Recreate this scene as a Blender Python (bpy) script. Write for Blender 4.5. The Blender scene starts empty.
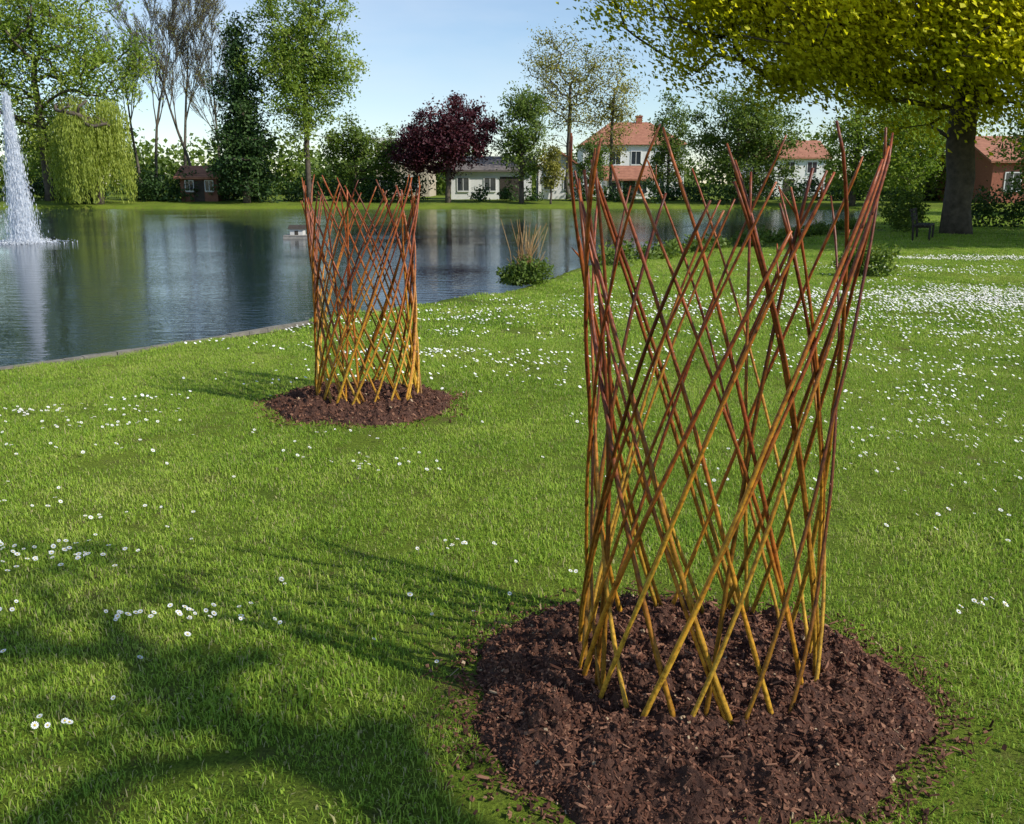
import bpy, math, random
import numpy as np
from mathutils import Vector, noise
rng = np.random.default_rng(7)
random.seed(7)
scene = bpy.context.scene
scene.view_settings.view_transform = 'Standard'
scene.view_settings.look = 'None'
scene.view_settings.exposure = 0
COL = scene.collection
EL=math.radians(40); AZ=math.radians(118)   # sun: clockwise from +Y
SUNV=np.array([math.sin(AZ)*math.cos(EL),math.cos(AZ)*math.cos(EL),math.sin(EL)])

# ------------------------------------------------------------ helpers
def link(o, parent=None):
    COL.objects.link(o)
    if parent: o.parent = parent
    return o
def empty(name, loc=(0,0,0)):
    e = bpy.data.objects.new(name, None); e.location = loc; e.empty_display_size = .3
    return link(e)
class MB:
    def __init__(s): s.v=[]; s.f=[]; s.t=[]; s.m=[]; s.n=0
    def add(s, vs, fs, tone=0.5, mi=0):
        b=s.n
        s.v.extend([tuple(map(float,p)) for p in vs]); s.n+=len(vs)
        if np.isscalar(tone): s.t.extend([float(tone)]*len(vs))
        else: s.t.extend([float(q) for q in tone])
        s.f.extend([tuple(b+i for i in f) for f in fs]); s.m.extend([mi]*len(fs))
    def box(s, x0,x1,y0,y1,z0,z1,tone=.5,mi=0):
        vs=[(x0,y0,z0),(x1,y0,z0),(x1,y1,z0),(x0,y1,z0),(x0,y0,z1),(x1,y0,z1),(x1,y1,z1),(x0,y1,z1)]
        s.add(vs,[(0,3,2,1),(4,5,6,7),(0,1,5,4),(1,2,6,5),(2,3,7,6),(3,0,4,7)],tone,mi)
    def tube(s, pts, rad, sides=6, tone=.5, mi=0, cap=True):
        pts=np.asarray(pts,float); n=len(pts)
        if n<2: return
        tan=np.gradient(pts,axis=0); tan/= (np.linalg.norm(tan,axis=1,keepdims=True)+1e-9)
        ref=np.array([1.,0,0]) if abs(tan[0][0])<.8 else np.array([0,1.,0])
        a=np.arange(sides)*2*math.pi/sides
        V=[]
        for i in range(n):
            u=np.cross(tan[i],ref); u/=np.linalg.norm(u)+1e-9
            w=np.cross(tan[i],u); ref=np.cross(u,tan[i])
            V.append(pts[i]+rad[i]*(np.cos(a)[:,None]*u+np.sin(a)[:,None]*w))
        V=np.concatenate(V)
        F=[]
        for i in range(n-1):
            for k in range(sides):
                k2=(k+1)%sides
                F.append((i*sides+k,i*sides+k2,(i+1)*sides+k2,(i+1)*sides+k))
        if cap:
            F.append(tuple(range(sides))[::-1]); F.append(tuple((n-1)*sides+k for k in range(sides)))
        if not np.isscalar(tone): tone=np.repeat(tone,sides)
        s.add(V,F,tone,mi)
    def obj(s,name,mats,parent=None,smooth=True):
        me=bpy.data.meshes.new(name); me.from_pydata(s.v,[],s.f)
        for m in (mats if isinstance(mats,(list,tuple)) else [mats]): me.materials.append(m)
        at=me.attributes.new('tone','FLOAT','POINT'); at.data.foreach_set('value',np.array(s.t,np.float32))
        me.polygons.foreach_set('material_index',np.array(s.m,np.int32))
        if smooth: me.polygons.foreach_set('use_smooth',np.ones(len(s.f),bool))
        me.update()
        return link(bpy.data.objects.new(name,me),parent)
def quads_obj(name,V,tone,mat,parent=None):
    """V (N,4,3) quads."""
    N=len(V); me=bpy.data.meshes.new(name)
    me.vertices.add(N*4); me.vertices.foreach_set('co',V.reshape(-1).astype(np.float32))
    me.loops.add(N*4); me.loops.foreach_set('vertex_index',np.arange(N*4,dtype=np.int32))
    me.polygons.add(N); me.polygons.foreach_set('loop_start',np.arange(N,dtype=np.int32)*4)
    me.polygons.foreach_set('loop_total',np.full(N,4,np.int32))
    at=me.attributes.new('tone','FLOAT','POINT'); at.data.foreach_set('value',np.repeat(tone,4).astype(np.float32))
    me.materials.append(mat); me.update(calc_edges=True); me.validate()
    return link(bpy.data.objects.new(name,me),parent)
def leaf_quads(C,size,bias=.7,flat=.55):
    """small leaf faces; normals lean towards the light as real leaves do"""
    N=len(C)
    nrm=rng.normal(size=(N,3)); nrm/=np.linalg.norm(nrm,axis=1,keepdims=True)
    nrm=nrm+bias*(SUNV+np.array([0,0,.3])); nrm/=np.linalg.norm(nrm,axis=1,keepdims=True)
    a=rng.normal(size=(N,3)); a-=(a*nrm).sum(1,keepdims=True)*nrm; a/=np.linalg.norm(a,axis=1,keepdims=True)
    b=np.cross(nrm,a)
    s=(size*(.6+.8*rng.random(N)))[:,None]
    n=nrm*s*.12
    return np.stack([C-a*s*.5, C-b*s*flat*.5+n, C+a*s*.5, C+b*s*flat*.5+n],axis=1)

# ------------------------------------------------------------ materials
def newmat(name):
    m=bpy.data.materials.new(name); m.use_nodes=True
    nt=m.node_tree; nt.nodes.clear()
    out=nt.nodes.new('ShaderNodeOutputMaterial')
    return m,nt,out
def ramp(nt,stops,fac=None):
    r=nt.nodes.new('ShaderNodeValToRGB')
    e=r.color_ramp.elements
    e[0].position=stops[0][0]; e[0].color=(*stops[0][1],1)
    e[1].position=stops[-1][0]; e[1].color=(*stops[-1][1],1)
    for p,c in stops[1:-1]:
        k=e.new(p); k.color=(*c,1)
    if fac: nt.links.new(fac,r.inputs[0])
    return r
def noise_node(nt,scale,detail=4,rough=.55,vec=None):
    n=nt.nodes.new('ShaderNodeTexNoise'); n.inputs['Scale'].default_value=scale
    n.inputs['Detail'].default_value=detail; n.inputs['Roughness'].default_value=rough
    if vec: nt.links.new(vec,n.inputs['Vector'])
    return n
def pos_node(nt):
    return nt.nodes.new('ShaderNodeNewGeometry').outputs['Position']
def mathn(nt,op,a,b):
    m=nt.nodes.new('ShaderNodeMath'); m.operation=op
    for i,q in enumerate((a,b)):
        if isinstance(q,(int,float)): m.inputs[i].default_value=q
        else: nt.links.new(q,m.inputs[i])
    return m.outputs[0]
def mixc(nt,f,a,b,mode='MIX'):
    m=nt.nodes.new('ShaderNodeMix'); m.data_type='RGBA'; m.blend_type=mode
    if isinstance(f,(int,float)): m.inputs[0].default_value=f
    else: nt.links.new(f,m.inputs[0])
    for i,q in ((6,a),(7,b)):
        if isinstance(q,tuple): m.inputs[i].default_value=(*q,1)
        else: nt.links.new(q,m.inputs[i])
    return m.outputs[2]
def foliage(name,dark,mid,light,trans=.35,nscale=.5):
    m,nt,out=newmat(name)
    at=nt.nodes.new('ShaderNodeAttribute'); at.attribute_name='tone'
    nz=noise_node(nt,nscale,3,vec=pos_node(nt))
    f=mathn(nt,'ADD',at.outputs['Fac'],mathn(nt,'MULTIPLY',mathn(nt,'SUBTRACT',nz.outputs['Fac'],.5),.9))
    r=ramp(nt,[(0,dark),(.5,mid),(1,light)],f)
    p=nt.nodes.new('ShaderNodeBsdfPrincipled'); p.inputs['Roughness'].default_value=.55
    p.inputs['Specular IOR Level'].default_value=.3
    nt.links.new(r.outputs[0],p.inputs['Base Color'])
    t=nt.nodes.new('ShaderNodeBsdfTranslucent')
    nt.links.new(mixc(nt,1.0,r.outputs[0],(1.0,1.0,.6),'MULTIPLY'),t.inputs['Color'])
    mx=nt.nodes.new('ShaderNodeMixShader'); mx.inputs[0].default_value=trans
    nt.links.new(p.outputs[0],mx.inputs[1]); nt.links.new(t.outputs[0],mx.inputs[2])
    nt.links.new(mx.outputs[0],out.inputs[0]); return m
def surf(name,c1,c2,scale=6,rough=.8,bump=.3,bscale=None,detail=6,spec=.3):
    m,nt,out=newmat(name)
    ps=pos_node(nt)
    n=noise_node(nt,scale,detail,.6,ps)
    r=ramp(nt,[(.25,c1),(.75,c2)],n.outputs['Fac'])
    p=nt.nodes.new('ShaderNodeBsdfPrincipled'); p.inputs['Roughness'].default_value=rough
    p.inputs['Specular IOR Level'].default_value=spec
    nt.links.new(r.outputs[0],p.inputs['Base Color'])
    if bump:
        n2=noise_node(nt,bscale or scale*4,5,.6,ps)
        b=nt.nodes.new('ShaderNodeBump'); b.inputs['Strength'].default_value=bump; b.inputs['Distance'].default_value=.02
        nt.links.new(n2.outputs['Fac'],b.inputs['Height']); nt.links.new(b.outputs[0],p.inputs['Normal'])
    nt.links.new(p.outputs[0],out.inputs[0]); return m

M_bark=surf('bark',(.045,.035,.025),(.15,.12,.09),5,.9,.8,18)
M_barkgrey=surf('bark_grey',(.07,.06,.045),(.17,.145,.11),4,.9,.5,18)
M_maple=foliage('maple_leaves',(.44,.46,.015),(.74,.70,.022),(.86,.80,.06),.58,.35)
M_green=foliage('fresh_leaves',(.12,.20,.02),(.25,.35,.04),(.40,.47,.085),.45,.3)
M_dkgreen=foliage('dark_leaves',(.018,.045,.012),(.042,.09,.02),(.085,.15,.035),.25,.4)
M_midgreen=foliage('mid_leaves',(.06,.105,.016),(.13,.20,.03),(.24,.31,.055),.4,.3)
M_willow=foliage('willow_leaves',(.20,.26,.035),(.34,.41,.06),(.48,.54,.11),.45,.4)
M_copper=foliage('copper_leaves',(.034,.007,.012),(.07,.016,.024),(.14,.034,.04),.3,.4)
M_olive=foliage('budding_leaves',(.15,.15,.03),(.28,.27,.045),(.40,.37,.08),.4,.4)
M_reed=foliage('dry_stalks',(.22,.12,.04),(.38,.22,.08),(.5,.33,.14),.2,2)

# ground
PM1=(.565,2.585,.735,.665); PM2=(-1.10,6.50,.69,.62)
def lawn_material():
    m,nt,out=newmat('lawn')
    ps=pos_node(nt)
    big=noise_node(nt,.45,4,.6,ps); mid=noise_node(nt,5.0,6,.7,ps); fine=noise_node(nt,90,5,.75,ps)
    a=ramp(nt,[(.3,(.12,.19,.022)),(.55,(.19,.27,.032)),(.8,(.27,.33,.055))],big.outputs['Fac'])
    b=ramp(nt,[(.35,(.35,.35,.3)),(.7,(1.2,1.15,1.0))],fine.outputs['Fac'])
    soilf=ramp(nt,[(.52,(0,0,0)),(.68,(1,1,1))],mid.outputs['Fac'])
    c=mixc(nt,mathn(nt,'MULTIPLY',soilf.outputs[0],.65),a.outputs[0],(.17,.125,.065))
    c2=mixc(nt,1.0,c,b.outputs[0],'MULTIPLY')
    p=nt.nodes.new('ShaderNodeBsdfPrincipled'); p.inputs['Roughness'].default_value=.95
    p.inputs['Specular IOR Level'].default_value=.1
    nt.links.new(c2,p.inputs['Base Color'])
    bp=nt.nodes.new('ShaderNodeBump'); bp.inputs['Strength'].default_value=.8; bp.inputs['Distance'].default_value=.03
    nt.links.new(fine.outputs['Fac'],bp.inputs['Height']); nt.links.new(bp.outputs[0],p.inputs['Normal'])
    nt.links.new(p.outputs[0],out.inputs[0]); return m
M_lawn=lawn_material()
def blade_material():
    m,nt,out=newmat('grass_blades')
    ps=pos_node(nt)
    at=nt.nodes.new('ShaderNodeAttribute'); at.attribute_name='tone'
    big=noise_node(nt,.8,6,.72,ps)
    f=mathn(nt,'ADD',mathn(nt,'MULTIPLY',at.outputs['Fac'],.5),mathn(nt,'MULTIPLY',mathn(nt,'SUBTRACT',big.outputs['Fac'],.28),1.35))
    r=ramp(nt,[(.08,(.11,.21,.022)),(.42,(.26,.41,.038)),(.70,(.41,.54,.065)),(.95,(.58,.58,.17))],f)
    dead=ramp(nt,[(.89,(0,0,0)),(.92,(1,1,1))],at.outputs['Fac'])
    c=mixc(nt,mathn(nt,'MULTIPLY',dead.outputs[0],.85),r.outputs[0],(.48,.40,.21))
    p=nt.nodes.new('ShaderNodeBsdfPrincipled'); p.inputs['Roughness'].default_value=.55
    p.inputs['Specular IOR Level'].default_value=.25
    nt.links.new(c,p.inputs['Base Color'])
    t=nt.nodes.new('ShaderNodeBsdfTranslucent'); nt.links.new(c,t.inputs['Color'])
    mx=nt.nodes.new('ShaderNodeMixShader'); mx.inputs[0].default_value=.35
    nt.links.new(p.outputs[0],mx.inputs[1]); nt.links.new(t.outputs[0],mx.inputs[2])
    nt.links.new(mx.outputs[0],out.inputs[0]); return m
M_blade=blade_material()

# ------------------------------------------------------------ pond outline
ctrl=[(-7,5.2),(-12,1.5),(-30,-4),(-48,10),(-53,40),(-50,60),(-34,65),(-20,65.5),(0,66),(12,65.5),(23,62),(20.5,51),
 (15.8,42),(11.8,33),(7.6,26.6),(4.9,23),(2.6,19.8),(1.1,17.2),(0.1,14.4),(-1.1,12.7),(-2.5,10.6),(-3.63,8.95),(-4.7,7.8)]
def catmull(P,k=8):
    P=np.array(P,float); n=len(P); o=[]
    for i in range(n):
        p0,p1,p2,p3=P[i-1],P[i],P[(i+1)%n],P[(i+2)%n]
        for j in range(k):
            t=j/k
            o.append(.5*((2*p1)+(-p0+p2)*t+(2*p0-5*p1+4*p2-p3)*t*t+(-p0+3*p1-3*p2+p3)*t**3))
    return np.array(o)
pond=catmull(ctrl)
def pond_sd(X,Y):
    """signed distance, negative inside"""
    X=np.asarray(X,float).ravel(); Y=np.asarray(Y,float).ravel()
    d=np.full(X.shape,1e9); ins=np.zeros(X.shape,bool)
    n=len(pond)
    for i in range(n):
        ax,ay=pond[i]; bx,by=pond[(i+1)%n]
        ex,ey=bx-ax,by-ay
        t=np.clip(((X-ax)*ex+(Y-ay)*ey)/(ex*ex+ey*ey+1e-12),0,1)
        d=np.minimum(d,np.hypot(X-ax-t*ex,Y-ay-t*ey))
        c=((ay>Y)!=(by>Y))&(X<(bx-ax)*(Y-ay)/(by-ay+1e-15)+ax)
        ins^=c
    return np.where(ins,-d,d)
def gh(X,Y):
    return .018*np.sin(X*.9+1.3)*np.cos(Y*.7)+.012*np.sin(X*2.3+Y*1.7)+.006*np.sin(X*5.1-Y*4.3)

def axis(lo,a,b,hi,step,g=1.12):
    mid=list(np.arange(a,b,step)); s=step; L=[];x=a
    while x>lo: s*=g; x-=s; L.append(x)
    s=step; R=[]; x=mid[-1]
    while x<hi: s*=g; x+=s; R.append(x)
    return np.array(L[::-1]+mid+R)
xs=axis(-900,-8,13,900,.14,1.08); ys=axis(-300,0,34,1500,.14,1.035)
GX,GY=np.meshgrid(xs,ys)
sd=pond_sd(GX,GY).reshape(GX.shape)
t=np.clip((sd+.30)/.38,0,1); t=t*t*(3-2*t)
fade=np.clip(1-(np.abs(GX)+np.abs(GY)-60)/60,0,1)
rise=.3*np.clip((sd-.2)/6,0,1)*np.clip((GY-56)/4,0,1)
GZ=gh(GX,GY)*fade*t+(-.75)*(1-t)+rise
nx,ny=len(xs),len(ys)
V=np.stack([GX,GY,GZ],-1).reshape(-1,3)
idx=np.arange(nx*ny).reshape(ny,nx)
F=np.stack([idx[:-1,:-1],idx[:-1,1:],idx[1:,1:],idx[1:,:-1]],-1).reshape(-1,4)
me=bpy.data.meshes.new('lawn_ground')
me.vertices.add(len(V)); me.vertices.foreach_set('co',V.reshape(-1).astype(np.float32))
me.loops.add(len(F)*4); me.loops.foreach_set('vertex_index',F.reshape(-1).astype(np.int32))
me.polygons.add(len(F)); me.polygons.foreach_set('loop_start',np.arange(len(F),dtype=np.int32)*4)
me.polygons.foreach_set('loop_total',np.full(len(F),4,np.int32))
me.update(calc_edges=True); me.polygons.foreach_set('use_smooth',np.ones(len(F),bool)); me.materials.append(M_lawn)
link(bpy.data.objects.new('lawn_ground',me))

# water
def water_mat():
    m,nt,out=newmat('pond_water')
    ps=pos_node(nt)
    mp=nt.nodes.new('ShaderNodeMapping'); mp.inputs['Scale'].default_value=(.55,1.5,1); nt.links.new(ps,mp.inputs[0])
    a=noise_node(nt,4.5,4,.6,mp.outputs[0]); b=noise_node(nt,.20,3,.5,mp.outputs[0])
    br=ramp(nt,[(.30,(.25,.25,.25)),(.68,(1,1,1))],b.outputs['Fac'])
    h=mathn(nt,'MULTIPLY',a.outputs['Fac'],br.outputs[0])
    bp=nt.nodes.new('ShaderNodeBump'); bp.inputs['Strength'].default_value=.55; bp.inputs['Distance'].default_value=.026
    nt.links.new(h,bp.inputs['Height'])
    p=nt.nodes.new('ShaderNodeBsdfPrincipled'); p.inputs['Roughness'].default_value=.015
    p.inputs['Base Color'].default_value=(.012,.024,.034,1); p.inputs['IOR'].default_value=1.33
    p.inputs['Specular IOR Level'].default_value=.5
    nt.links.new(bp.outputs[0],p.inputs['Normal']); nt.links.new(p.outputs[0],out.inputs[0]); return m
w=MB(); w.add([(-58,-8,-.16),(30,-8,-.16),(30,70,-.16),(-58,70,-.16)],[(0,1,2,3)])
w.obj('pond_water',water_mat(),smooth=False)

# pond edging (low stone edge on near-left shore)
M_stone=surf('edging_stone',(.12,.11,.085),(.26,.235,.19),8,.9,.6,30)
def edging(name,sel,wd,z0,z1):
    mb=MB(); P=np.array([p for p in pond if sel(p)])
    for i in range(len(P)-1):
        a,b=P[i],P[i+1]; L=np.linalg.norm(b-a)
        if L>5: continue
        d=(b-a)/L; n=np.array([-d[1],d[0]])
        k=max(1,int(L/.9))
        for j in range(k):
            s=a+d*L*(j/k)+d*.002; e=a+d*L*((j+1)/k)-d*.002
            jz=random.uniform(-.006,.006); jw=random.uniform(-.006,.006)
            q=[s-n*(wd/2+jw),e-n*(wd/2+jw),e+n*(wd/2+jw),s+n*(wd/2+jw)]
            vs=[(x,y,z0) for x,y in q]+[(x,y,z1+jz) for x,y in q]
            mb.add(vs,[(0,3,2,1),(4,5,6,7),(0,1,5,4),(1,2,6,5),(2,3,7,6),(3,0,4,7)],random.random())
    return mb.obj(name,M_stone,smooth=False)
edging('pond_edging',lambda p: p[0]<-1.6 and p[1]<12 and p[0]>-13,.08,-.5,.002)

# ------------------------------------------------------------ grass
def tuft(name,n,half,hmin,hmax,wd):
    mb=MB()
    for i in range(n):
        x,y=random.uniform(-half,half),random.uniform(-half,half)
        h=random.uniform(hmin,hmax)*(1.5 if random.random()<.05 else 1); a=random.uniform(0,6.283); w_=wd*random.uniform(.6,1.3)
        if random.random()<.12: w_*=2.3; h*=.6      # clover / daisy leaves
        bx,by=math.cos(a),math.sin(a); b=random.uniform(.15,1.2)*h
        px,py=-by*w_/2,bx*w_/2
        vs=[(x-px,y-py,-.005),(x+px,y+py,-.005),(x+px*.8+bx*b*.35,y+py*.8+by*b*.35,h*.6),(x-px*.8+bx*b*.35,y-py*.8+by*b*.35,h*.6),(x+bx*b,y+by*b,h*random.uniform(.7,1))]
        mb.add(vs,[(0,1,2,3),(3,2,4)],random.random())
    return mb
lawn=empty('lawn_grass')
def mulch_d(x,y):
    return np.minimum(np.hypot((x-PM1[0])/PM1[2],(y-PM1[1])/PM1[3]),np.hypot((x-PM2[0])/PM2[2],(y-PM2[1])/PM2[3]))
def scatter(kind,n_var,pitch,y0,y1,mk,edge,thinamt):
    X,Y=np.meshgrid(np.arange(-y1*.75-2,y1*.75+2,pitch),np.arange(y0,y1,pitch))
    X=X.ravel()+rng.uniform(-.45,.45,X.size)*pitch; Y=Y.ravel()+rng.uniform(-.45,.45,Y.size)*pitch
    keep=(np.abs(X)<Y*.66+1.4)
    X,Y=X[keep],Y[keep]
    sdv=pond_sd(X,Y); md=mulch_d(X,Y)
    keep=(sdv>edge)&(md>1.03)
    thin=np.clip((1.5-md)/.5,0,1)*.45
    nz=np.array([noise.fractal((float(a)*1.7,float(b)*1.7,9.),1,2,3) for a,b in zip(X,Y)])
    thin=np.maximum(thin,np.clip(nz*1.1,0,.26)*thinamt)
    keep&=rng.random(len(X))>thin
    X,Y,nz=X[keep],Y[keep],nz[keep]; Z=gh(X,Y)
    for v in range(n_var):
        s=slice(v,None,n_var); x,y,z=X[s],Y[s],Z[s]
        n=len(x); a=rng.uniform(0,6.283,n)
        sc=np.clip(1.0-.45*nz[s],.80,1.3)*rng.uniform(.8,1.2,n)*.1
        c,s_=np.cos(a)*sc/2,np.sin(a)*sc/2
        q=np.stack([np.stack([x-c+s_,y-s_-c,z],-1),np.stack([x+c+s_,y+s_-c,z],-1),np.stack([x+c-s_,y+s_+c,z],-1),np.stack([x-c-s_,y-s_+c,z],-1)],1)
        par=quads_obj(f'{kind}_patches_{v+1}',q,np.zeros(n),M_blade,lawn)
        par.instance_type='FACES'; par.use_instance_faces_scale=True; par.instance_faces_scale=10
        par.show_instancer_for_render=False
        t_=mk().obj(f'{kind}_tuft_{v+1}',M_blade,par,smooth=False)
scatter('near_grass',5,.152,1.0,9.5,lambda:tuft('t',330,.13,.010,.027,.0030),.05,1)
scatter('mid_grass',3,.42,9.5,24,lambda:tuft('t',1000,.34,.013,.032,.007),.3,.6)
scatter('far_grass',2,1.3,24,58,lambda:tuft('t',1800,.95,.03,.05,.016),1.1,.4)

# ------------------------------------------------------------ daisies
M_petal=surf('daisy_petals',(.78,.78,.76),(.88,.88,.86),9,.6,0)
M_center=surf('daisy_centers',(.55,.36,.02),(.7,.5,.04),40,.7,0)
dm=MB()
def daisy(x,y,big):
    if mulch_d(np.array(x),np.array(y))<1.02: return
    z=float(gh(x,y))+random.uniform(.022,.036)+(0 if big else .008); r=random.uniform(.0065,.0115)*(1.05 if big else 1.0+.028*y)
    tx,ty=random.uniform(-.6,.1),random.uniform(-.15,.55)
    def P(a,rr,dz=0):
        dx,dy=math.cos(a)*rr,math.sin(a)*rr
        return (x+dx-dz*tx,y+dy-dz*ty,z+dz+tx*dx+ty*dy)
    a0=random.uniform(0,6.28)
    if big:
        n=11
        vs=[];fs=[]
        for i in range(n):
            a=a0+i*2*math.pi/n; b=len(vs)
            vs+= [P(a-.12,r*.25),P(a-.22,r*.85,.001),P(a,r*1.02,.0015),P(a+.22,r*.85,.001),P(a+.12,r*.25)]
            fs.append((b,b+1,b+2,b+3,b+4))
        dm.add(vs,fs,.5,0)
        vs=[P(i*1.047,r*.3,.0018) for i in range(6)]+[P(0,0,.004)]
        dm.add(vs,[(i,(i+1)%6,6) for i in range(6)],.5,1)
        dm.add([(x-.0008,y,z),(x+.0008,y,z),(x+.0008,y,z-.045),(x-.0008,y,z-.045)],[(0,1,2,3)],.5,2)
    else:
        dm.add([P(a0+i*1.047,r) for i in range(6)],[(0,1,2,3,4,5)],.5,0)
        dm.add([P(a0+i*1.571,r*.28,.003) for i in range(4)],[(0,1,2,3)],.5,1)
clus=[(-2.02,3.66,.20,.08,34),(-2.15,3.5,.12,.05,8),(-1.16,3.1,.17,.05,28),(-1.35,2.37,.06,.02,4),(-1.95,3.12,.08,.03,6),(-2.0,4.15,.25,.08,12),
 (-3.0,6.3,1.0,.35,120),(-2.6,5.4,.8,.3,24),(-.26,3.84,.10,.05,10),(-.83,5.04,.30,.12,22),(2.83,5.3,.6,.5,130),(1.87,3.18,.10,.06,10),(2.4,4.1,.3,.3,24),
 (3.6,6.6,1.0,.8,320),(4.0,8.6,1.5,.8,520),(-.75,10.8,1.3,.6,320),(-1.9,9.0,.9,.5,110),(.4,8.2,1.2,.7,140),(-.95,8.4,.8,.3,90),
 (6.6,12.5,1.6,.65,4200),(8.6,13.6,1.6,.6,2600),(3.6,11.9,1.4,.6,900),(1.4,11.4,1.2,.5,320),(8,17.0,2.0,.6,700),(10.5,19.8,1.6,.35,1500),(5.4,10.4,1.5,.6,900),
 (1.0,5.2,.8,.5,22),(-1.4,7.6,.7,.3,40),(2.2,7.4,.9,.6,90)]
DX=[];DY=[]
for cx,cy,sx,sy,n in clus:
    subs=[(random.gauss(cx,sx),random.gauss(cy,sy)) for _ in range(max(1,n//12))]
    for _ in range(n):
        if n>40 :
            a=random.choice(subs); x,y=random.gauss(a[0],sx*.18),random.gauss(a[1],sy*.22)
        else: x,y=random.gauss(cx,sx),random.gauss(cy,sy)
        DX.append(x);DY.append(y)
for _ in range(2600):
    y=1.8+random.random()**.5*14; x=random.uniform(-.7,.75)*y
    if noise.noise((x*.5,y*.5,1.7))>.08: DX.append(x);DY.append(y)
ds=pond_sd(DX,DY)
for x,y,s in zip(DX,DY,ds):
    if s>.2 and abs(x)<.7*y+.6: daisy(x,y,y<6.5)
dm.obj('daisies',[M_petal,M_center,M_blade],smooth=False)

# ------------------------------------------------------------ mulch beds
M_mulch=surf('mulch_soil',(.035,.016,.011),(.15,.070,.044),22,.95,1.0,90)
def chipmat():
    m,nt,out=newmat('bark_chips')
    at=nt.nodes.new('ShaderNodeAttribute'); at.attribute_name='tone'
    r=ramp(nt,[(0,(.035,.016,.011)),(.5,(.145,.062,.037)),(.88,(.27,.14,.085)),(1,(.42,.31,.19))],at.outputs['Fac'])
    p=nt.nodes.new('ShaderNodeBsdfPrincipled'); p.inputs['Roughness'].default_value=.9
    p.inputs['Specular IOR Level'].default_value=.15
    nt.links.new(r.outputs[0],p.inputs['Base Color']); nt.links.new(p.outputs[0],out.inputs[0]); return m
M_chip=chipmat()
def mulch(PM,H,nch,seed,chip):
    cx,cy,rx,ry=PM
    def R(a): return .97+.05*math.sin(3*a+seed)+.035*math.sin(7*a+2*seed)+.06*noise.noise((math.cos(a)*2,math.sin(a)*2,seed))+.04*noise.noise((math.cos(a)*9,math.sin(a)*9,seed))
    def h(u,a,x,y):
        b=H*max(0,1-u**3.2)**.7
        n=noise.fractal((x*6,y*6,seed),1.0,2.0,3)*.042+max(-.2,noise.fractal((x*20,y*20,seed+4),.9,2.1,3))*.042
        return b+n*min(1,(1.08-u)*4)
    mb=MB(); NR,NA=80,320
    vs=[];fs=[]
    for i in range(NR+1):
        u=(i/NR)*1.06
        for k in range(NA):
            a=k*2*math.pi/NA; q=u*R(a)
            x,y=cx+rx*q*math.cos(a),cy+ry*q*math.sin(a)
            z=float(gh(x,y))+h(u,a,x,y)
            if u>1: z-=.03*(u-1)/.06
            vs.append((x,y,z))
    for i in range(NR):
        for k in range(NA):
            k2=(k+1)%NA; fs.append((i*NA+k,(i+1)*NA+k,(i+1)*NA+k2,i*NA+k2))
    mb.add(vs,fs,.4,0)
    for _ in range(nch):
        u=math.sqrt(random.random())*1.0
        if random.random()<.15: u=random.uniform(.95,1.0)+abs(random.gauss(0,.12))
        a=random.uniform(0,6.283); q=u*R(a)
        x,y=cx+rx*q*math.cos(a),cy+ry*q*math.sin(a)
        z=float(gh(x,y))+(h(u,a,x,y) if u<1.05 else .010)+random.uniform(-.004,.006)
        L=chip*random.choice([.3,.4,.5,.5,.7,1.0,1.0,2.6])*random.uniform(.6,1.2); W=L*random.uniform(.25,.9)
        if L>chip*1.5: W=L*random.uniform(.06,.2)
        T=W*random.uniform(.4,1.0)
        d=Vector((random.gauss(0,1),random.gauss(0,1),random.gauss(0,.6))).normalized()
        e=d.cross(Vector((random.gauss(0,.5),random.gauss(0,.5),1))).normalized(); f=d.cross(e)
        c=Vector((x,y,z)); P=[]
        for sz in (-1,1):
            for sx,sy in ((-1,-1),(1,-1),(1,1),(-1,1)):
                P.append(c+d*(L/2*sx*random.uniform(.4,1.1))+e*(W/2*sy*random.uniform(.4,1.1))+f*(T/2*sz*random.uniform(.5,1.1)))
        tn=random.random()**1.2*.9
        if random.random()<.012: tn=1
        mb.add(P,[(0,3,2,1),(4,5,6,7),(0,1,5,4),(1,2,6,5),(2,3,7,6),(3,0,4,7)],tn,1)
    return mb.obj('mulch_bed',[M_mulch,M_chip],smooth=False)
mulch(PM1,.12,30000,1.3,.016)
mulch(PM2,.075,7000,5.1,.022)

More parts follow.
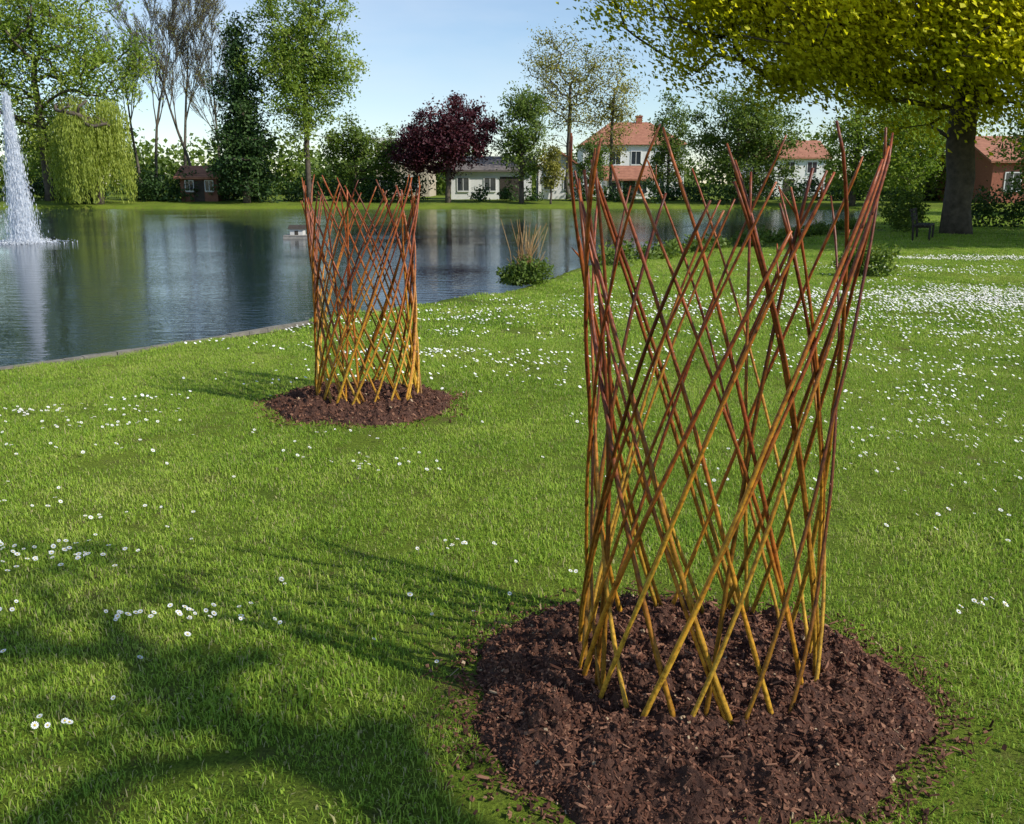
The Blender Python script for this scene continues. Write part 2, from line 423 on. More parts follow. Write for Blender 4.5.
# ------------------------------------------------------------ willow trellises
def rodmat():
    m,nt,out=newmat('willow_rod')
    tc=nt.nodes.new('ShaderNodeTexCoord'); sp=nt.nodes.new('ShaderNodeSeparateXYZ'); nt.links.new(tc.outputs['Object'],sp.inputs[0])
    at=nt.nodes.new('ShaderNodeAttribute'); at.attribute_name='tone'
    nz=noise_node(nt,9,4,.6,tc.outputs['Object'])
    f=mathn(nt,'ADD',mathn(nt,'DIVIDE',sp.outputs['Z'],1.7),mathn(nt,'MULTIPLY',mathn(nt,'SUBTRACT',at.outputs['Fac'],.5),.5))
    f=mathn(nt,'ADD',f,mathn(nt,'MULTIPLY',mathn(nt,'SUBTRACT',nz.outputs['Fac'],.5),.3))
    r=ramp(nt,[(0,(.52,.30,.035)),(.25,(.48,.22,.022)),(.48,(.35,.11,.018)),(.72,(.24,.048,.014)),(1,(.34,.09,.02))],f)
    n2=noise_node(nt,55,4,.65,tc.outputs['Object'])
    c=mixc(nt,1.0,r.outputs[0],ramp(nt,[(.32,(.38,.34,.3)),(.55,(1.0,1.0,1.0)),(.75,(1.25,1.2,1.1))],n2.outputs['Fac']).outputs[0],'MULTIPLY')
    fr=mathn(nt,'FRACT',mathn(nt,'MULTIPLY',at.outputs['Fac'],7.3),0)
    c=mixc(nt,1.0,c,ramp(nt,[(0,(.42,.36,.33)),(.45,(.95,.95,.95)),(1,(1.3,1.25,1.15))],fr).outputs[0],'MULTIPLY')
    p=nt.nodes.new('ShaderNodeBsdfPrincipled'); p.inputs['Roughness'].default_value=.42
    p.inputs['Specular IOR Level'].default_value=.35
    bp=nt.nodes.new('ShaderNodeBump'); bp.inputs['Strength'].default_value=.4; bp.inputs['Distance'].default_value=.003
    nt.links.new(n2.outputs['Fac'],bp.inputs['Height']); nt.links.new(bp.outputs[0],p.inputs['Normal'])
    nt.links.new(c,p.inputs['Base Color']); nt.links.new(p.outputs[0],out.inputs[0]); return m
M_rod=rodmat()
def trellis(cx,cy,z0,H,prof,N,r0,r1,twist,seed,phase=0,pdouble=.3):
    rr=random.Random(seed); mb=MB()
    def rad(z): return float(np.interp(z/H,[p[0] for p in prof],[p[1] for p in prof]))
    for sgn in (1,-1):
        for i in range(N):
            extra = 2 if rr.random()<pdouble else 1
            for e in range(extra):
                a0=phase+i*2*math.pi/N+rr.gauss(0,.03)+(.055*e); tw=sgn*twist*rr.uniform(.93,1.07)
                Lh=H*rr.uniform(.92,1.05)*(1 if e==0 else rr.uniform(.9,1.0))
                off=.007*sgn+rr.uniform(-.004,.004)
                n=24; P=[];Rr=[]
                th=rr.uniform(.75,1.2); w1,w2=rr.uniform(0,6.28),rr.uniform(0,6.28); zb=-.06
                amp=rr.uniform(.003,.011)
                for k in range(n+1):
                    t=k/n; z=zb+(Lh-zb)*t
                    a=a0+tw*t+amp*math.sin(t*6+w1)*1.6
                    R_=rad(max(z,0))+off+amp*.5*math.sin(t*5+w2)
                    P.append((R_*math.cos(a),R_*math.sin(a),z)); Rr.append((r0*(1-t)+r1*t)*th*(1+.10*math.sin(k*2.3+w1)))
                Rr[-1]*=.7
                mb.tube(P,Rr,7,rr.random())
                P=np.array(P)
                for k in range(5,n):
                    if rr.random()<.38:
                        d=P[k]-P[k-1]; d/=np.linalg.norm(d); o=np.array([P[k][0],P[k][1],0]); o/=np.linalg.norm(o)
                        s=P[k]; L=.014 if rr.random()<.8 else rr.uniform(.03,.09)*(1 if P[k][2]>H*.8 else .3)
                        e_=s+(d*.9+o*rr.uniform(-.4,.5)+np.array([-o[1],o[0],0])*rr.uniform(-.5,.5))*L
                        mb.tube([s,(s+e_)/2,e_],[Rr[k]*.75,Rr[k]*.55,Rr[k]*.25],5,rr.random())
    for i in range(4):
        a=rr.uniform(0,6.283); tw=rr.uniform(-.5,.5); P=[];Rr=[]
        for k in range(19):
            t=k/18; z=-.05+H*1.01*t; R_=rad(max(z,0))-.012
            P.append((R_*math.cos(a+tw*t),R_*math.sin(a+tw*t),z)); Rr.append(r0*(1-t)+r1*t)
        mb.tube(P,Rr,7,rr.random())
    ob=mb.obj('willow_trellis',M_rod); ob.location=(cx,cy,z0)
    return ob
trellis(.604,2.66,.09,1.58,[(0,.378),(.3,.356),(.55,.358),(.78,.388),(1,.436)],16,.0078,.0044,1.55,11,.1,.30)
trellis(-1.075,6.58,.05,1.54,[(0,.385),(.3,.365),(.55,.36),(.78,.375),(1,.415)],18,.0092,.0055,1.75,23,.3,.45)

# ------------------------------------------------------------ trees
def ell_samples(ells,n,shell=.45):
    ws=np.array([e[3]*e[4]*e[5]*(e[6] if len(e)>6 else 1) for e in ells]); ws=ws/ws.sum()
    out=[]
    for e,w_ in zip(ells,ws):
        k=max(1,int(n*w_)); d=rng.normal(size=(k,3)); d/=np.linalg.norm(d,axis=1,keepdims=True)
        r=rng.random(k)**shell
        out.append(np.array(e[:3])+d*r[:,None]*np.array(e[3:6]))
    return np.concatenate(out)
def skeleton(trunk,targets,step,r_tip,r_base,barkmat,name,parent,sides=6,zpen=1.2):
    nodes=[np.array(p,float) for p in trunk]; par=[-1]+list(range(len(trunk)-1)); chains=[list(range(len(trunk)))]
    c0=np.array(trunk[-1]); order=np.argsort(np.linalg.norm(targets-c0,axis=1))
    mins=max(1,len(trunk)//2)
    for ti in order:
        T=targets[ti]; A=np.array(nodes); d=np.linalg.norm(A-T,axis=1)
        pen=np.maximum(0,A[:,2]-T[2]+.2*d)*zpen; cost=d+pen; cost[:mins]+=50
        j=int(np.argmin(cost)); S=A[j]; L=d[j]
        k=max(2,int(L/step)); ch=[j]
        pd=S-A[par[j]] if par[j]>=0 else np.array([0,0,1.]); pd=pd/(np.linalg.norm(pd)+1e-9)
        mid=(S+T)/2+pd*L*.18+np.array([0,0,.08*L])+rng.normal(size=3)*L*.05
        pr=j
        for q in range(1,k+1):
            t=q/k; p=(1-t)**2*S+2*t*(1-t)*mid+t*t*T
            if q<k: p=p+rng.normal(size=3)*L/k*.10
            nodes.append(p); par.append(pr); pr=len(nodes)-1; ch.append(pr)
        chains.append(ch)
    n=len(nodes); acc=np.zeros(n); kids=np.zeros(n)
    for i in range(n):
        if par[i]>=0: kids[par[i]]+=1
    ex=2.2
    for i in range(n-1,-1,-1):
        if kids[i]==0: acc[i]+=r_tip**ex
        if par[i]>=0: acc[par[i]]+=acc[i]
    r=acc**(1/ex)
    r=np.where(r>r_tip*1.01, r_tip+(r-r_tip)*max(.0,(r_base-r_tip)/(r[0]-r_tip+1e-9)), r_tip)
    mb=MB()
    for ci,ch in enumerate(chains):
        pts=[nodes[i] for i in ch]; rs=[r[i] for i in ch]
        if ci>0: rs[0]=rs[1]*1.15
        else:
            rs=[rs[0]*1.25]+[q for q in rs[1:]]
        mb.tube(pts,rs,sides+3 if ci==0 else (sides if rs[0]>.03 else 4),.5)
    return mb.obj(name,barkmat,parent)
def tree(name,base,hfork,ells,ntar,nleaf,sig,lsize,leafmat,bark,r_base,step=.8,r_tip=.02,shell=.45,lean=(0,0),flat=.55,zmin=None,sides=6,zpen=1.2,trunk_top=None,bias=.7):
    e=empty(name,(0,0,0))
    bx,by=base; T=ell_samples(ells,ntar,shell)
    if zmin is not None: T=T[T[:,2]>zmin]
    tt=trunk_top or hfork
    k=max(4,int(tt/max(step,.6)))
    trunk=[(bx+lean[0]*(i/k)+rng.normal()*.04*(i>0),by+lean[1]*(i/k)+rng.normal()*.04*(i>0),-.1+(tt+.1)*i/k) for i in range(k+1)]
    skeleton(trunk,T,step,r_tip,r_base,bark,'trunk_and_limbs',e,sides,zpen)
    if nleaf:
        K=rng.integers(int(nleaf*.4),int(nleaf*1.6)+1,len(T))
        C=np.repeat(T,K,axis=0); sg=np.repeat(sig*rng.uniform(.6,1.35,len(T)),K)[:,None]
        C=C+rng.normal(size=C.shape)*sg*np.array([1,1,.75])
        tone=np.repeat(rng.uniform(.15,.8,len(T)),K)+rng.uniform(-.2,.2,len(C))
        ok=C[:,2]>.05; C=C[ok]; tone=tone[ok]
        quads_obj('foliage',leaf_quads(C,lsize,bias,flat),tone,leafmat,e)
    return e
def bare_tree(bx,by,h,seed,spread=.42):
    rr=random.Random(seed); e=empty('bare_tree'); mb=MB(); tips=[]
    def br(p,d,L,r,lv):
        n=6; pts=[p]; rs=[r]; dd=d.copy()
        for i in range(n):
            dd=dd+Vector((rr.gauss(0,.06),rr.gauss(0,.06),.05)); dd.normalize(); p=p+dd*(L/n); pts.append(p); rs.append(r*(1-.75*(i+1)/n)+.006)
            if lv<4 and i>=(1 if lv else 2):
                for _ in range(2 if lv<3 else 1):
                    if rr.random()<.85:
                        az=rr.uniform(0,6.28); s=Vector((math.cos(az),math.sin(az),0)); nd=(dd+s*rr.uniform(spread*.6,spread*1.5)).normalized()
                        br(p,nd,L*rr.uniform(.38,.6)*(1-.35*i/n),max(.010,rs[-1]*.5),lv+1)
        if lv>=2: tips.append(tuple(p))
        mb.tube(pts,rs,6 if lv<2 else 3,.5,cap=False)
    br(Vector((bx,by,-.1)),Vector((rr.gauss(0,.03),0,1)).normalized(),h,.15,0)
    mb.obj('trunk_and_twigs',M_barkgrey,e)
    T=np.array(tips); T=T[rng.random(len(T))<.5]
    quads_obj('buds',leaf_quads(np.repeat(T,2,axis=0)+rng.normal(size=(len(T)*2,3))*.15,.11),rng.random(len(T)*2),M_olive,e)

# maple at right: wide, low spreading crown with airy tiers so that light gets in
tree('maple_tree',(14.3,29.5),2.6,[(14.5,29.5,7.4,9.0,7.5,4.4,.55),(6.6,28.6,7.2,4.2,3.6,3.2,1.7),(21,30,7.4,6,5.5,4.4,.7),(12,25,6.0,6,3.6,2.7,1.9),(18.5,25.0,5.9,5.5,3.8,2.9,1.9),(8.5,26.0,6.4,3.5,3.2,2.6,1.7),(14.5,22.3,5.6,5.5,2.2,2.1,2.0)],
     860,250,.52,.155,M_maple,M_bark,.42,step=.8,r_tip=.02,shell=.5,lean=(-.2,0),trunk_top=4.6,sides=8,flat=.85,bias=1.3)
# left bank big tree
tree('broadleaf_tree',(-35.5,71),5,[(-36,71,12,8.4,6,8.2),(-43,71,9,5,5,5),(-30.5,71,10.5,3.4,3,3.6)],420,95,.72,.25,M_green,M_bark,.32,step=1.1,r_tip=.03,trunk_top=10,shell=.5)
tree('broadleaf_tree',(-37,80),5,[(-37,80,5,5,3,3.6)],120,90,.6,.25,M_midgreen,M_bark,.2,step=1.1,r_tip=.03,trunk_top=4,shell=.5)
for i,(bx,by,h) in enumerate(((-29.6,77,12.2),(-27.4,78,13),(-25.8,76,11.8),(-31.4,79,10.0),(-24.4,78,10.5))): bare_tree(bx,by,h,i+3)
# conifer
tree('conifer_tree',(-19.8,69),2,[(-19.8,69,3.7,2.4,2.2,3.2),(-19.8,69,7.2,2.0,1.8,3.5),(-19.8,69,10.7,1.2,1.1,3.0)],210,90,.42,.24,M_dkgreen,M_bark,.25,step=.9,r_tip=.025,trunk_top=12,shell=.6)
tree('poplar_tree',(-15.2,69.5),3,[(-15.0,69.5,8.0,3.6,3,4.7),(-14.8,69.5,12.6,3.3,2.7,4.3),(-17.2,69.5,10.9,2.4,2.2,4.5),(-12.4,69.5,10.2,1.6,1.8,2.6)],300,80,.44,.22,M_green,M_bark,.2,step=1,r_tip=.025,trunk_top=13,shell=.5)
tree('broadleaf_tree',(-12.0,71),1.5,[(-12.0,71,3.8,2.4,2,2.6),(-9.6,72,3.2,1.5,1.6,2.6)],120,80,.4,.22,M_midgreen,M_bark,.14,step=.7,r_tip=.02,trunk_top=3)
# copper beech
tree('copper_beech_tree',(-4.8,69.5),1.8,[(-5.5,69.5,4.6,2.7,2.6,2.6),(-3.4,69.5,5.2,2.2,2.2,2.6),(-7.0,69.5,3.8,1.7,1.6,1.7)],220,115,.36,.21,M_copper,M_bark,.2,step=.7,r_tip=.02,trunk_top=3.4,shell=.5)
tree('broadleaf_tree',(.7,69),2,[(.7,69,5.0,1.8,1.9,3.2),(.9,69,6.9,1.3,1.3,1.7)],130,75,.38,.20,M_midgreen,M_bark,.18,step=.8,r_tip=.02,trunk_top=4.5)
tree('birch_tree',(4.6,76),3,[(4.2,76,8.8,2.9,2.6,4.8),(2.6,76,10.4,1.6,1.6,2.7),(6.6,76,9.9,1.7,1.6,2.4)],240,32,.45,.19,M_olive,M_barkgrey,.17,step=.9,r_tip=.022,trunk_top=9,zpen=2)
tree('birch_tree',(8.2,77),3,[(8.2,77,7.6,1.9,1.9,5.2)],120,36,.42,.19,M_olive,M_barkgrey,.14,step=.9,r_tip=.022,trunk_top=9,zpen=2)
tree('broadleaf_tree',(2.85,68),1,[(2.85,68,2.8,.9,.9,1.4)],40,60,.26,.18,M_olive,M_bark,.08,step=.5,r_tip=.015,trunk_top=1.6)
tree('broadleaf_tree',(6.0,72),1,[(6.0,72,2.9,1.5,1.2,2.2)],60,70,.3,.19,M_midgreen,M_bark,.08,step=.5,r_tip=.015,trunk_top=1.6)
tree('broadleaf_tree',(12.4,74),2,[(12.4,74,4.6,1.7,1.6,3.8)],90,70,.36,.2,M_midgreen,M_bark,.12,step=.8,r_tip=.02,trunk_top=4)
tree('broadleaf_tree',(16.4,68),2,[(16.4,68,4.9,2.2,2.4,4.4),(18.9,69,4.6,2.4,2.2,4.0),(14.6,70,5.2,1.3,1.4,3.6)],240,75,.45,.22,M_midgreen,M_bark,.2,step=.9,r_tip=.02,trunk_top=5)
tree('broadleaf_tree',(23.6,64),2,[(23.6,64,4.2,2.2,2.2,3.6),(26.6,63,4.4,2.4,2.2,3.6)],190,80,.5,.22,M_green,M_bark,.2,step=.9,r_tip=.02,trunk_top=5)
tree('broadleaf_tree',(31.5,70),2,[(31.5,70,5,4,3,4.8)],150,80,.6,.26,M_green,M_bark,.25,step=.9,r_tip=.02,trunk_top=6)
tree('broadleaf_tree',(27.0,46),2,[(27.5,46,3.6,3.4,3,3.4),(32,47,4.6,3.5,3,4)],240,85,.5,.22,M_midgreen,M_bark,.22,step=.9,r_tip=.02,trunk_top=4)
# sparse tree beside the viewpoint; its branches shade the lawn at left
tree('broadleaf_tree',(4.6,-.6),3.5,[(4.4,-.5,5.6,1.3,1.0,1.5),(5.0,-.8,6.8,1.2,1.0,1.2),(3.6,-.9,4.9,.8,.7,.8)],46,22,.15,.085,M_green,M_bark,.11,step=.4,r_tip=.018,trunk_top=4.6,shell=.6)

# weeping willow
def willow(cx,cy,W,H):
    e=empty('weeping_willow_tree')
    T=[]; C=[]; tn=[]
    lobes=[(rng.uniform(0,6.283),rng.uniform(.25,.8),rng.uniform(.45,.8),rng.uniform(.75,1.08)) for _ in range(18)]
    for i in range(860):
        la,lr,lw,lh=lobes[i%18]
        a=rng.uniform(0,6.283); u=math.sqrt(rng.random())
        x=cx+W*(lr*.85*math.cos(la)+lw*.45*u*math.cos(a)); y=cy+W*(lr*.85*math.sin(la)+lw*.45*u*math.sin(a))
        rr_=min(1,math.hypot(x-cx,y-cy)/(W*1.05))
        top=H*lh*(.50+.50*math.sqrt(max(0,1-rr_*rr_)))-.5*u*u
        L=top-max(.3,rng.normal()*.8+.7+(0 if rr_>.5 else 1.5)); tt=rng.random()
        n=int(L/.14)
        if n<3: continue
        z=top-np.linspace(0,L,n); sw=rng.normal()*.12+.10
        xs_=x+(np.linspace(0,1,n)**2)*sw*L*.25+rng.normal(size=n)*.06; ys_=y+rng.normal(size=n)*.06
        C.append(np.stack([xs_,ys_,z],-1)); tn.append(np.full(n,tt*.6+.1+.2*(lh-.75)/.33)+rng.uniform(-.15,.15,n))
        if i%6==0: T.append((x,y,top))
    C=np.concatenate(C); tn=np.concatenate(tn); N=len(C)
    a=rng.uniform(0,6.283,N); dr=np.stack([np.cos(a)*.3,np.sin(a)*.3,-np.ones(N)],-1); b=np.stack([-np.sin(a),np.cos(a),np.zeros(N)],-1)
    s=rng.uniform(.16,.34,N)[:,None]
    V=np.stack([C-dr*s*.5,C-b*s*.15,C+dr*s*.5,C+b*s*.15],1)
    quads_obj('hanging_foliage',V,tn,M_willow,e)
    tr=[(cx+.2*math.sin(i),cy,-.1+i*.6) for i in range(6)]
    skeleton(tr,np.array(T),.6,.02,.28,M_bark,'trunk_and_limbs',e)
willow(-30.2,67.5,3.7,7.2)

# ------------------------------------------------------------ shrubs & tree masses
def shrub_mass(name,blobs,per,sig,size,mat,flat=.6):
    C=[];t_=[]
    for (x,y,z,rx,ry,rz) in blobs:
        m=max(6,int(per))
        d=rng.normal(size=(m,3)); d/=np.linalg.norm(d,axis=1,keepdims=True); r=rng.random(m)**.4
        P=np.array([x,y,z])+d*r[:,None]*np.array([rx,ry,rz])
        K=14; Q=np.repeat(P,K,axis=0)+rng.normal(size=(m*K,3))*sig
        C.append(Q); t_.append(np.repeat(rng.uniform(.15,.8,m),K)+rng.uniform(-.2,.2,m*K))
    C=np.concatenate(C); t_=np.concatenate(t_); ok=C[:,2]>.0
    return quads_obj(name,leaf_quads(C[ok],size,.5,flat),t_[ok],mat)
bl=[]
for i in range(120):
    x=-110+i*1.9+rng.normal()*.8; h=rng.uniform(2.0,4.8)*(1.4 if x<-25 or x>24 else 1)
    bl.append((x,112+rng.normal()*6,h*.5,3.2,3,h*.75))
shrub_mass('distant_treeline',bl,36,.7,.65,M_midgreen)
bl=[]
for x in np.arange(-38,-7,1.0):
    h=rng.uniform(.6,1.6); bl.append((x+rng.normal()*.4,72+rng.normal()*1.5,h*.8+.2,1.3,1.2,h))
shrub_mass('shoreline_shrubs',bl,36,.22,.24,M_dkgreen)
bl=[]
for x in np.arange(7,36,1.1):
    h=rng.uniform(.5,1.3); bl.append((x+rng.normal()*.4,71+rng.normal()*1.5,h*.7+.2,1.1,1.0,h))
for x in (-2.4,-.2,1.6,5.2): bl.append((x,71.5,.6,.8,.8,.7))
shrub_mass('shoreline_shrubs',bl,28,.22,.22,M_dkgreen)
shrub_mass('shrub',[(12.9,30.5,.75,.75,.8,.8),(13.3,30.9,.6,.6,.7,.7)],90,.09,.10,M_midgreen)
shrub_mass('shrub',[(6.35,15.9,.28,.42,.3,.32),(6.0,16.0,.2,.3,.25,.22)],90,.05,.06,M_midgreen)
shrub_mass('hedge',[(17.0+i*.9,34,.7,.7,.6,.8) for i in range(12)],60,.12,.12,M_dkgreen)
bl=[]
for i in range(34):
    t_=i/33; x=1.6+t_*10.6; y=18.2+t_*15.7; bl.append((x+.35+rng.normal()*.18,y+rng.normal()*.15,.06,.35,.35,.12+.16*rng.random()))
shrub_mass('bank_plants',bl,28,.07,.09,M_midgreen)
e=empty('waterside_shrub')
o=shrub_mass('green_leaves',[(.28,14.7,.2,.36,.3,.26),(.05,14.75,.12,.28,.25,.18)],110,.04,.055,M_midgreen); o.parent=e
mb=MB()
for i in range(50):
    x,y=.22+rng.normal()*.10,14.8+rng.normal()*.1; L=rng.uniform(.4,1.05)
    dx,dy=rng.normal()*.15,rng.normal()*.12
    mb.tube([(x,y,0),(x+dx*.3,y+dy*.3,L*.5),(x+dx,y+dy,L)],[.007,.005,.003],4,rng.random())
mb.obj('dry_stalks',M_reed,e)

# ------------------------------------------------------------ fountain
def fount():
    m,nt,out=newmat('water_spray')
    p=nt.nodes.new('ShaderNodeBsdfPrincipled'); p.inputs['Base Color'].default_value=(.85,.88,.92,1); p.inputs['Roughness'].default_value=.3
    t=nt.nodes.new('ShaderNodeBsdfTranslucent'); t.inputs['Color'].default_value=(.85,.88,.92,1)
    mx=nt.nodes.new('ShaderNodeMixShader'); mx.inputs[0].default_value=.5
    nt.links.new(p.outputs[0],mx.inputs[1]); nt.links.new(t.outputs[0],mx.inputs[2]); nt.links.new(mx.outputs[0],out.inputs[0]); return m
M_spray=fount()
fe=empty('fountain'); fx,fy=-14.72,27.6
N=34000; u=rng.random(N)**.8; zz=4.25*(1-u)-.15
wd=.12+.40*u**1.3; a=rng.uniform(0,6.283,N); r=np.abs(rng.normal(size=N))*.42*wd
C=np.stack([fx+r*np.cos(a),fy+r*np.sin(a),zz+rng.normal(size=N)*.05],-1)
a=rng.uniform(0,6.283,N); L=rng.uniform(.02,.10,N)[:,None]; W_=rng.uniform(.005,.014,N)[:,None]
dv=np.stack([np.cos(a)*.15,np.sin(a)*.15,np.ones(N)],-1); bv=np.stack([-np.sin(a),np.cos(a),np.zeros(N)],-1)
quads_obj('spray_plume',np.stack([C-dv*L,C-bv*W_,C+dv*L,C+bv*W_],1),np.zeros(N),M_spray,fe)
N=2600; a=rng.uniform(0,6.283,N); r=np.abs(rng.normal(size=N))*.5
C=np.stack([fx+r*np.cos(a),fy+r*np.sin(a),-.155+np.abs(rng.normal(size=N))*.03*(1+3*np.exp(-r*2))],-1)
quads_obj('splash',leaf_quads(C,.05),np.zeros(N),M_spray,fe)
mb=MB(); mb.tube([(fx,fy,-.6),(fx,fy,-.1)],[.09,.07],12,.5); mb.obj('nozzle',M_stone,fe)

# ------------------------------------------------------------ floating duck house
M_wood=surf('weathered_wood',(.22,.20,.17),(.42,.39,.34),12,.85,.5,40)
M_woodd=surf('dark_wood',(.03,.025,.02),(.08,.065,.05),12,.8,.5,40)
M_pale=surf('pale_paint',(.5,.48,.44),(.66,.64,.6),6,.7,.2,40)
de=empty('floating_duck_house',(-7.05,30.2,0))
mb=MB(); mb.box(-.42,.42,-.35,.35,-.2,-.08)
for i in range(6): mb.box(-.41+i*.14,-.29+i*.14,-.36,.36,-.078,-.05)
mb.obj('raft_deck',M_wood,de,False)
mb=MB(); mb.box(-.22,.2,-.2,.2,-.048,.14); mb.obj('hut_walls',M_pale,de,False)
mb=MB(); mb.box(-.07,.05,-.205,-.19,-.046,.09); mb.obj('hut_entrance',M_woodd,de,False)
mb=MB(); mb.add([(-.28,-.25,.142),(.26,-.25,.142),(.26,.25,.142),(-.28,.25,.142),(-.28,0,.27),(.26,0,.27)],[(0,1,5,4),(3,4,5,2),(0,4,3),(1,2,5),(0,3,2,1)]); mb.obj('hut_roof',M_woodd,de,False)

# ------------------------------------------------------------ buildings
M_white=surf('white_render',(.68,.67,.64),(.82,.81,.78),1.5,.85,.15,30)
M_beige=surf('beige_render',(.40,.33,.24),(.52,.44,.34),1.5,.85,.15,30)
M_brickw=surf('red_brick',(.24,.08,.05),(.40,.15,.09),9,.85,.4,30)
M_darkw=surf('timber_cladding',(.16,.07,.045),(.28,.13,.08),5,.8,.3,30)
def tilemat(name,c1,c2):
    m,nt,out=newmat(name)
    ps=pos_node(nt); n=noise_node(nt,3,5,.6,ps); r=ramp(nt,[(.3,c1),(.7,c2)],n.outputs['Fac'])
    wv=nt.nodes.new('ShaderNodeTexWave'); wv.bands_direction='Z'; wv.inputs['Scale'].default_value=2.2; nt.links.new(ps,wv.inputs['Vector'])
    c=mixc(nt,1.0,r.outputs[0],ramp(nt,[(0,(.7,.7,.7)),(.4,(1,1,1))],wv.outputs['Fac']).outputs[0],'MULTIPLY')
    p=nt.nodes.new('ShaderNodeBsdfPrincipled'); p.inputs['Roughness'].default_value=.8
    nt.links.new(c,p.inputs['Base Color']); nt.links.new(p.outputs[0],out.inputs[0]); return m
M_tile=tilemat('clay_tiles',(.28,.11,.06),(.44,.19,.11)); M_slate=tilemat('grey_tiles',(.12,.10,.09),(.20,.17,.15))
M_glass=surf('window_glass',(.02,.025,.03),(.05,.06,.07),2,.08,0,spec=.6)
M_frame=surf('window_frames',(.6,.6,.58),(.75,.75,.73),5,.6,0)
def house(name,x0,x1,y0,y1,eave,ridge,wall,roof,wins,door=None,kind='gable_x',chim=None,over=.35,door_mat=None):
    e=empty(name)
    mb=MB(); mb.box(x0,x1,y0,y1,-.1,eave)
    cx,cy=(x0+x1)/2,(y0+y1)/2
    if kind=='gable_x':
        mb.add([(x0,y0,eave),(x0,y1,eave),(x0,cy,ridge-.12)],[(0,2,1)]); mb.add([(x1,y0,eave),(x1,y1,eave),(x1,cy,ridge-.12)],[(0,1,2)])
    if kind=='gable_y':
        mb.add([(x0,y0,eave),(x1,y0,eave),(cx,y0,ridge-.12)],[(0,1,2)]); mb.add([(x0,y1,eave),(x1,y1,eave),(cx,y1,ridge-.12)],[(0,2,1)])
    mb.obj('walls',wall,e,False)
    r=MB(); o=over; X0,X1,Y0,Y1=x0-o,x1+o,y0-o,y1+o; z=eave-.02; t_=.14
    def slab(top):
        n=len(top); bot=[(a,b,c-t_) for a,b,c in top]; r.add(top+bot,[tuple(range(n)),tuple(range(2*n-1,n-1,-1))]+[(i,i+n,(i+1)%n+n,(i+1)%n) for i in range(n)])
    z+=.06
    if kind=='gable_x':
        slab([(X0,Y0,z),(X1,Y0,z),(X1,cy-.002,ridge),(X0,cy-.002,ridge)]); slab([(X1,Y1,z),(X0,Y1,z),(X0,cy+.002,ridge),(X1,cy+.002,ridge)])
    elif kind=='gable_y':
        slab([(X0,Y1,z),(X0,Y0,z),(cx-.002,Y0,ridge),(cx-.002,Y1,ridge)]); slab([(X1,Y0,z),(X1,Y1,z),(cx+.002,Y1,ridge),(cx+.002,Y0,ridge)])
    elif kind=='hip':
        k=min((x1-x0)*.3,(y1-y0)*.5); a=(X0+k+o,cy,ridge); b=(X1-k-o,cy,ridge)
        r.add([(X0,Y0,z),(X1,Y0,z),(X1,Y1,z),(X0,Y1,z),a,b],[(0,1,5,4),(1,2,5),(2,3,4,5),(3,0,4),(0,3,2,1)])
    else:
        r.box(X0,X1,Y0,Y1,eave+.004,ridge)
    r.obj('roof',roof,e,False)
    g=MB(); fr=MB()
    for (wx,wz,ww,wh) in wins:
        g.box(wx-ww/2,wx+ww/2,y0-.02,y0+.05,wz-wh/2,wz+wh/2)
        b=.07
        fr.box(wx-ww/2-b,wx-ww/2,y0-.06,y0+.02,wz-wh/2-b,wz+wh/2+b); fr.box(wx+ww/2,wx+ww/2+b,y0-.06,y0+.02,wz-wh/2-b,wz+wh/2+b)
        fr.box(wx-ww/2,wx+ww/2,y0-.06,y0+.02,wz+wh/2,wz+wh/2+b); fr.box(wx-ww/2-.03,wx+ww/2+.03,y0-.10,y0+.02,wz-wh/2-b-.04,wz-wh/2)
        fr.box(wx-.025,wx+.025,y0-.045,y0-.021,wz-wh/2,wz+wh/2)
    if wins: g.obj('windows',M_glass,e,False); fr.obj('window_frames',M_frame,e,False)
    if door:
        dx,dw,dh=door; d=MB(); d.box(dx-dw/2,dx+dw/2,y0-.03,y0+.05,0,dh); d.obj('door',door_mat or M_woodd,e,False)
    if chim:
        c=MB(); qx,qy,qz=chim; c.box(qx-.3,qx+.3,qy-.3,qy+.3,eave,qz); c.box(qx-.36,qx+.36,qy-.36,qy+.36,qz+.002,qz+.12); c.obj('chimney',M_brickw,e,False)
    return e
house('white_house',7.0,17.0,92,100,5.2,7.6,M_white,M_tile,[(8.2,4.0,.9,1.2),(10.2,4.0,.9,1.2),(12.2,4.0,.9,1.2),(14.6,4.0,.9,1.2),(8.2,1.6,.9,1.2),(12.2,1.6,.9,1.2),(14.6,1.6,.9,1.2)],(10.2,1.1,2.1),'hip',(12.9,96,8.1))
house('tiled_annex',8.2,12.0,80,85,1.9,3.1,M_white,M_tile,[(9.0,1.2,.8,.9),(11.2,1.2,.8,.9)],(10.1,1,1.8),'gable_x')
house('white_cottage',-5.0,1.6,76,82,2.6,3.8,M_white,M_slate,[(-4.0,1.5,.9,1),(-1.8,1.5,.9,1)],(-.2,1.6,2.1),'gable_x')
house('white_cottage',2.2,5.6,77,83,2.8,4.2,M_white,M_tile,[(3.1,1.6,.8,1),(4.7,1.6,.8,1)],None,'gable_y')
house('flat_roofed_block',-13.4,-8.2,92,100,5.4,5.9,M_beige,M_white,[(-12.4,4.1,1.3,1.0),(-10.6,4.1,1.3,1.0),(-9.0,4.1,.9,1.0),(-12.4,1.6,1.3,1.2),(-10.0,1.6,1.3,1.2)],None,'flat')
house('timber_cottage',-25.2,-22.4,70.5,73.5,2.0,2.9,M_darkw,M_tile,[(-24.5,1.4,.55,.7),(-23.0,1.4,.55,.7)],(-23.8,.8,1.8),'gable_x')
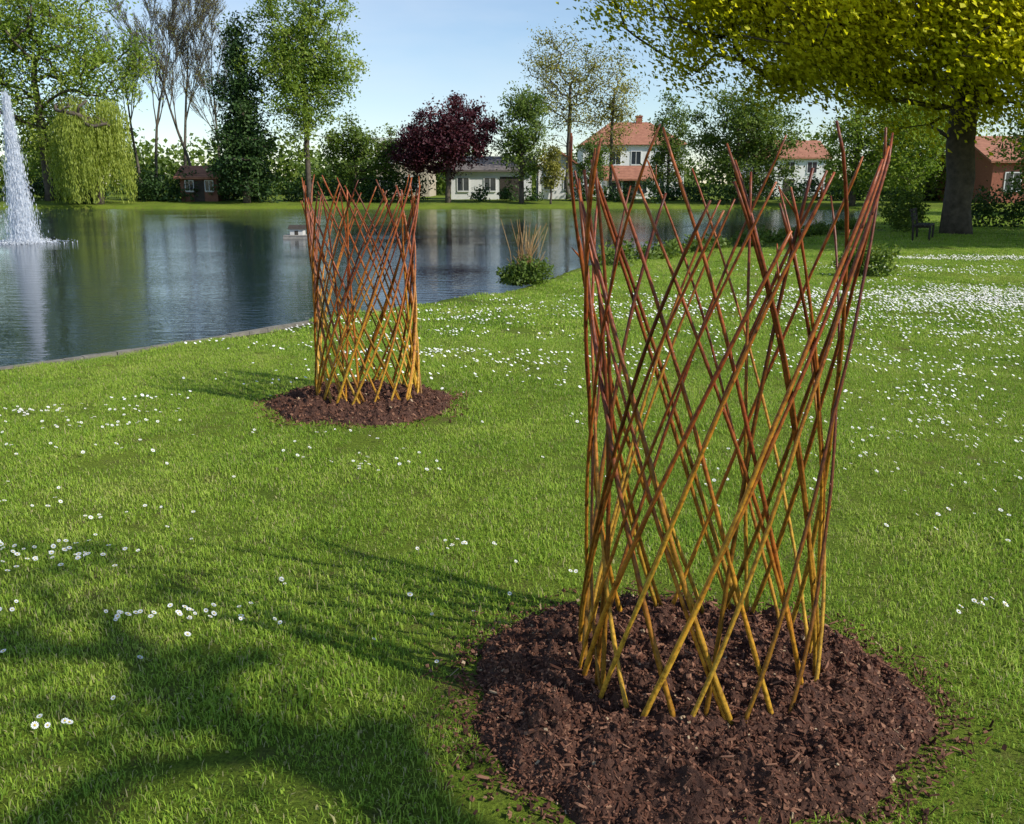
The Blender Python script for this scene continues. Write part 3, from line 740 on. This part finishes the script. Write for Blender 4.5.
house('terraced_house',24.2,31,92,99,4.0,5.8,M_white,M_tile,[(25.4,3.1,.9,1.0),(27.4,3.1,.9,1.0),(29.6,3.1,.9,1.0),(25.4,1.3,.9,1.1),(29.6,1.3,.9,1.1)],(27.4,1.1,2),'gable_x')
house('brick_house',32.0,42,62,70,3.0,4.8,M_brickw,M_tile,[(33.4,1.7,1,1.1),(36,1.7,1,1.1),(39,1.7,1,1.1)],(41,1.1,2.1),'gable_x')

# ------------------------------------------------------------ park bench
be=empty('park_bench',(11.95,26.6,0)); be.rotation_euler=(0,0,math.radians(62))
mb=MB()
for i in range(4): mb.box(-.85,.85,-.22+i*.115,-.13+i*.115,.42,.455)
mb.obj('seat',M_woodd,be,False)
mb=MB()
for i in range(3):
    z=.56+i*.12; y=.27+i*.03; mb.box(-.85,.85,y,y+.03,z,z+.085)
mb.obj('backrest',M_woodd,be,False)
for k,x in enumerate((-.7,.7)):
    mb=MB(); mb.tube([(x,-.2,0),(x,-.2,.415)],[.03,.03],8); mb.tube([(x,.22,0),(x,.25,.45),(x,.33,.9)],[.03,.03,.025],8); mb.tube([(x,-.22,.4),(x,.25,.4)],[.025,.025],8)
    mb.obj(f'leg_{k+1}',M_woodd,be)

# ------------------------------------------------------------ light, sky, camera
to=Vector(SUNV)
sl=bpy.data.lights.new('sun','SUN'); sl.energy=5.0; sl.angle=math.radians(.55); sl.color=(1,.955,.88)
so=link(bpy.data.objects.new('sun',sl)); so.rotation_euler=(-to).to_track_quat('-Z','Y').to_euler()
W=bpy.data.worlds.new('World'); scene.world=W; W.use_nodes=True; nt=W.node_tree
bg=nt.nodes['Background']; bg.inputs[1].default_value=.15
sky=nt.nodes.new('ShaderNodeTexSky'); sky.sky_type='NISHITA'; sky.sun_disc=False; sky.sun_elevation=EL; sky.sun_rotation=AZ
sky.air_density=1.0; sky.dust_density=.1; sky.ozone_density=3.5
tc=nt.nodes.new('ShaderNodeTexCoord'); mp=nt.nodes.new('ShaderNodeMapping'); mp.inputs['Scale'].default_value=(1,1,4.0); nt.links.new(tc.outputs['Generated'],mp.inputs[0])
cn=noise_node(nt,1.8,6,.55,mp.outputs[0]); cr=ramp(nt,[(.45,(0,0,0)),(.80,(.5,.5,.5))],cn.outputs['Fac'])
nt.links.new(mixc(nt,cr.outputs[0],sky.outputs[0],(5.6,6.1,6.8)),bg.inputs[0])
cam=bpy.data.cameras.new('camera'); cam.sensor_width=36; cam.lens=31.64; cam.clip_start=.05; cam.clip_end=3000
co=link(bpy.data.objects.new('camera',cam)); co.location=(0,0,1.6); co.rotation_euler=(math.radians(90-14.27),0,0)
scene.camera=co
print('OBJ',len(bpy.data.objects))
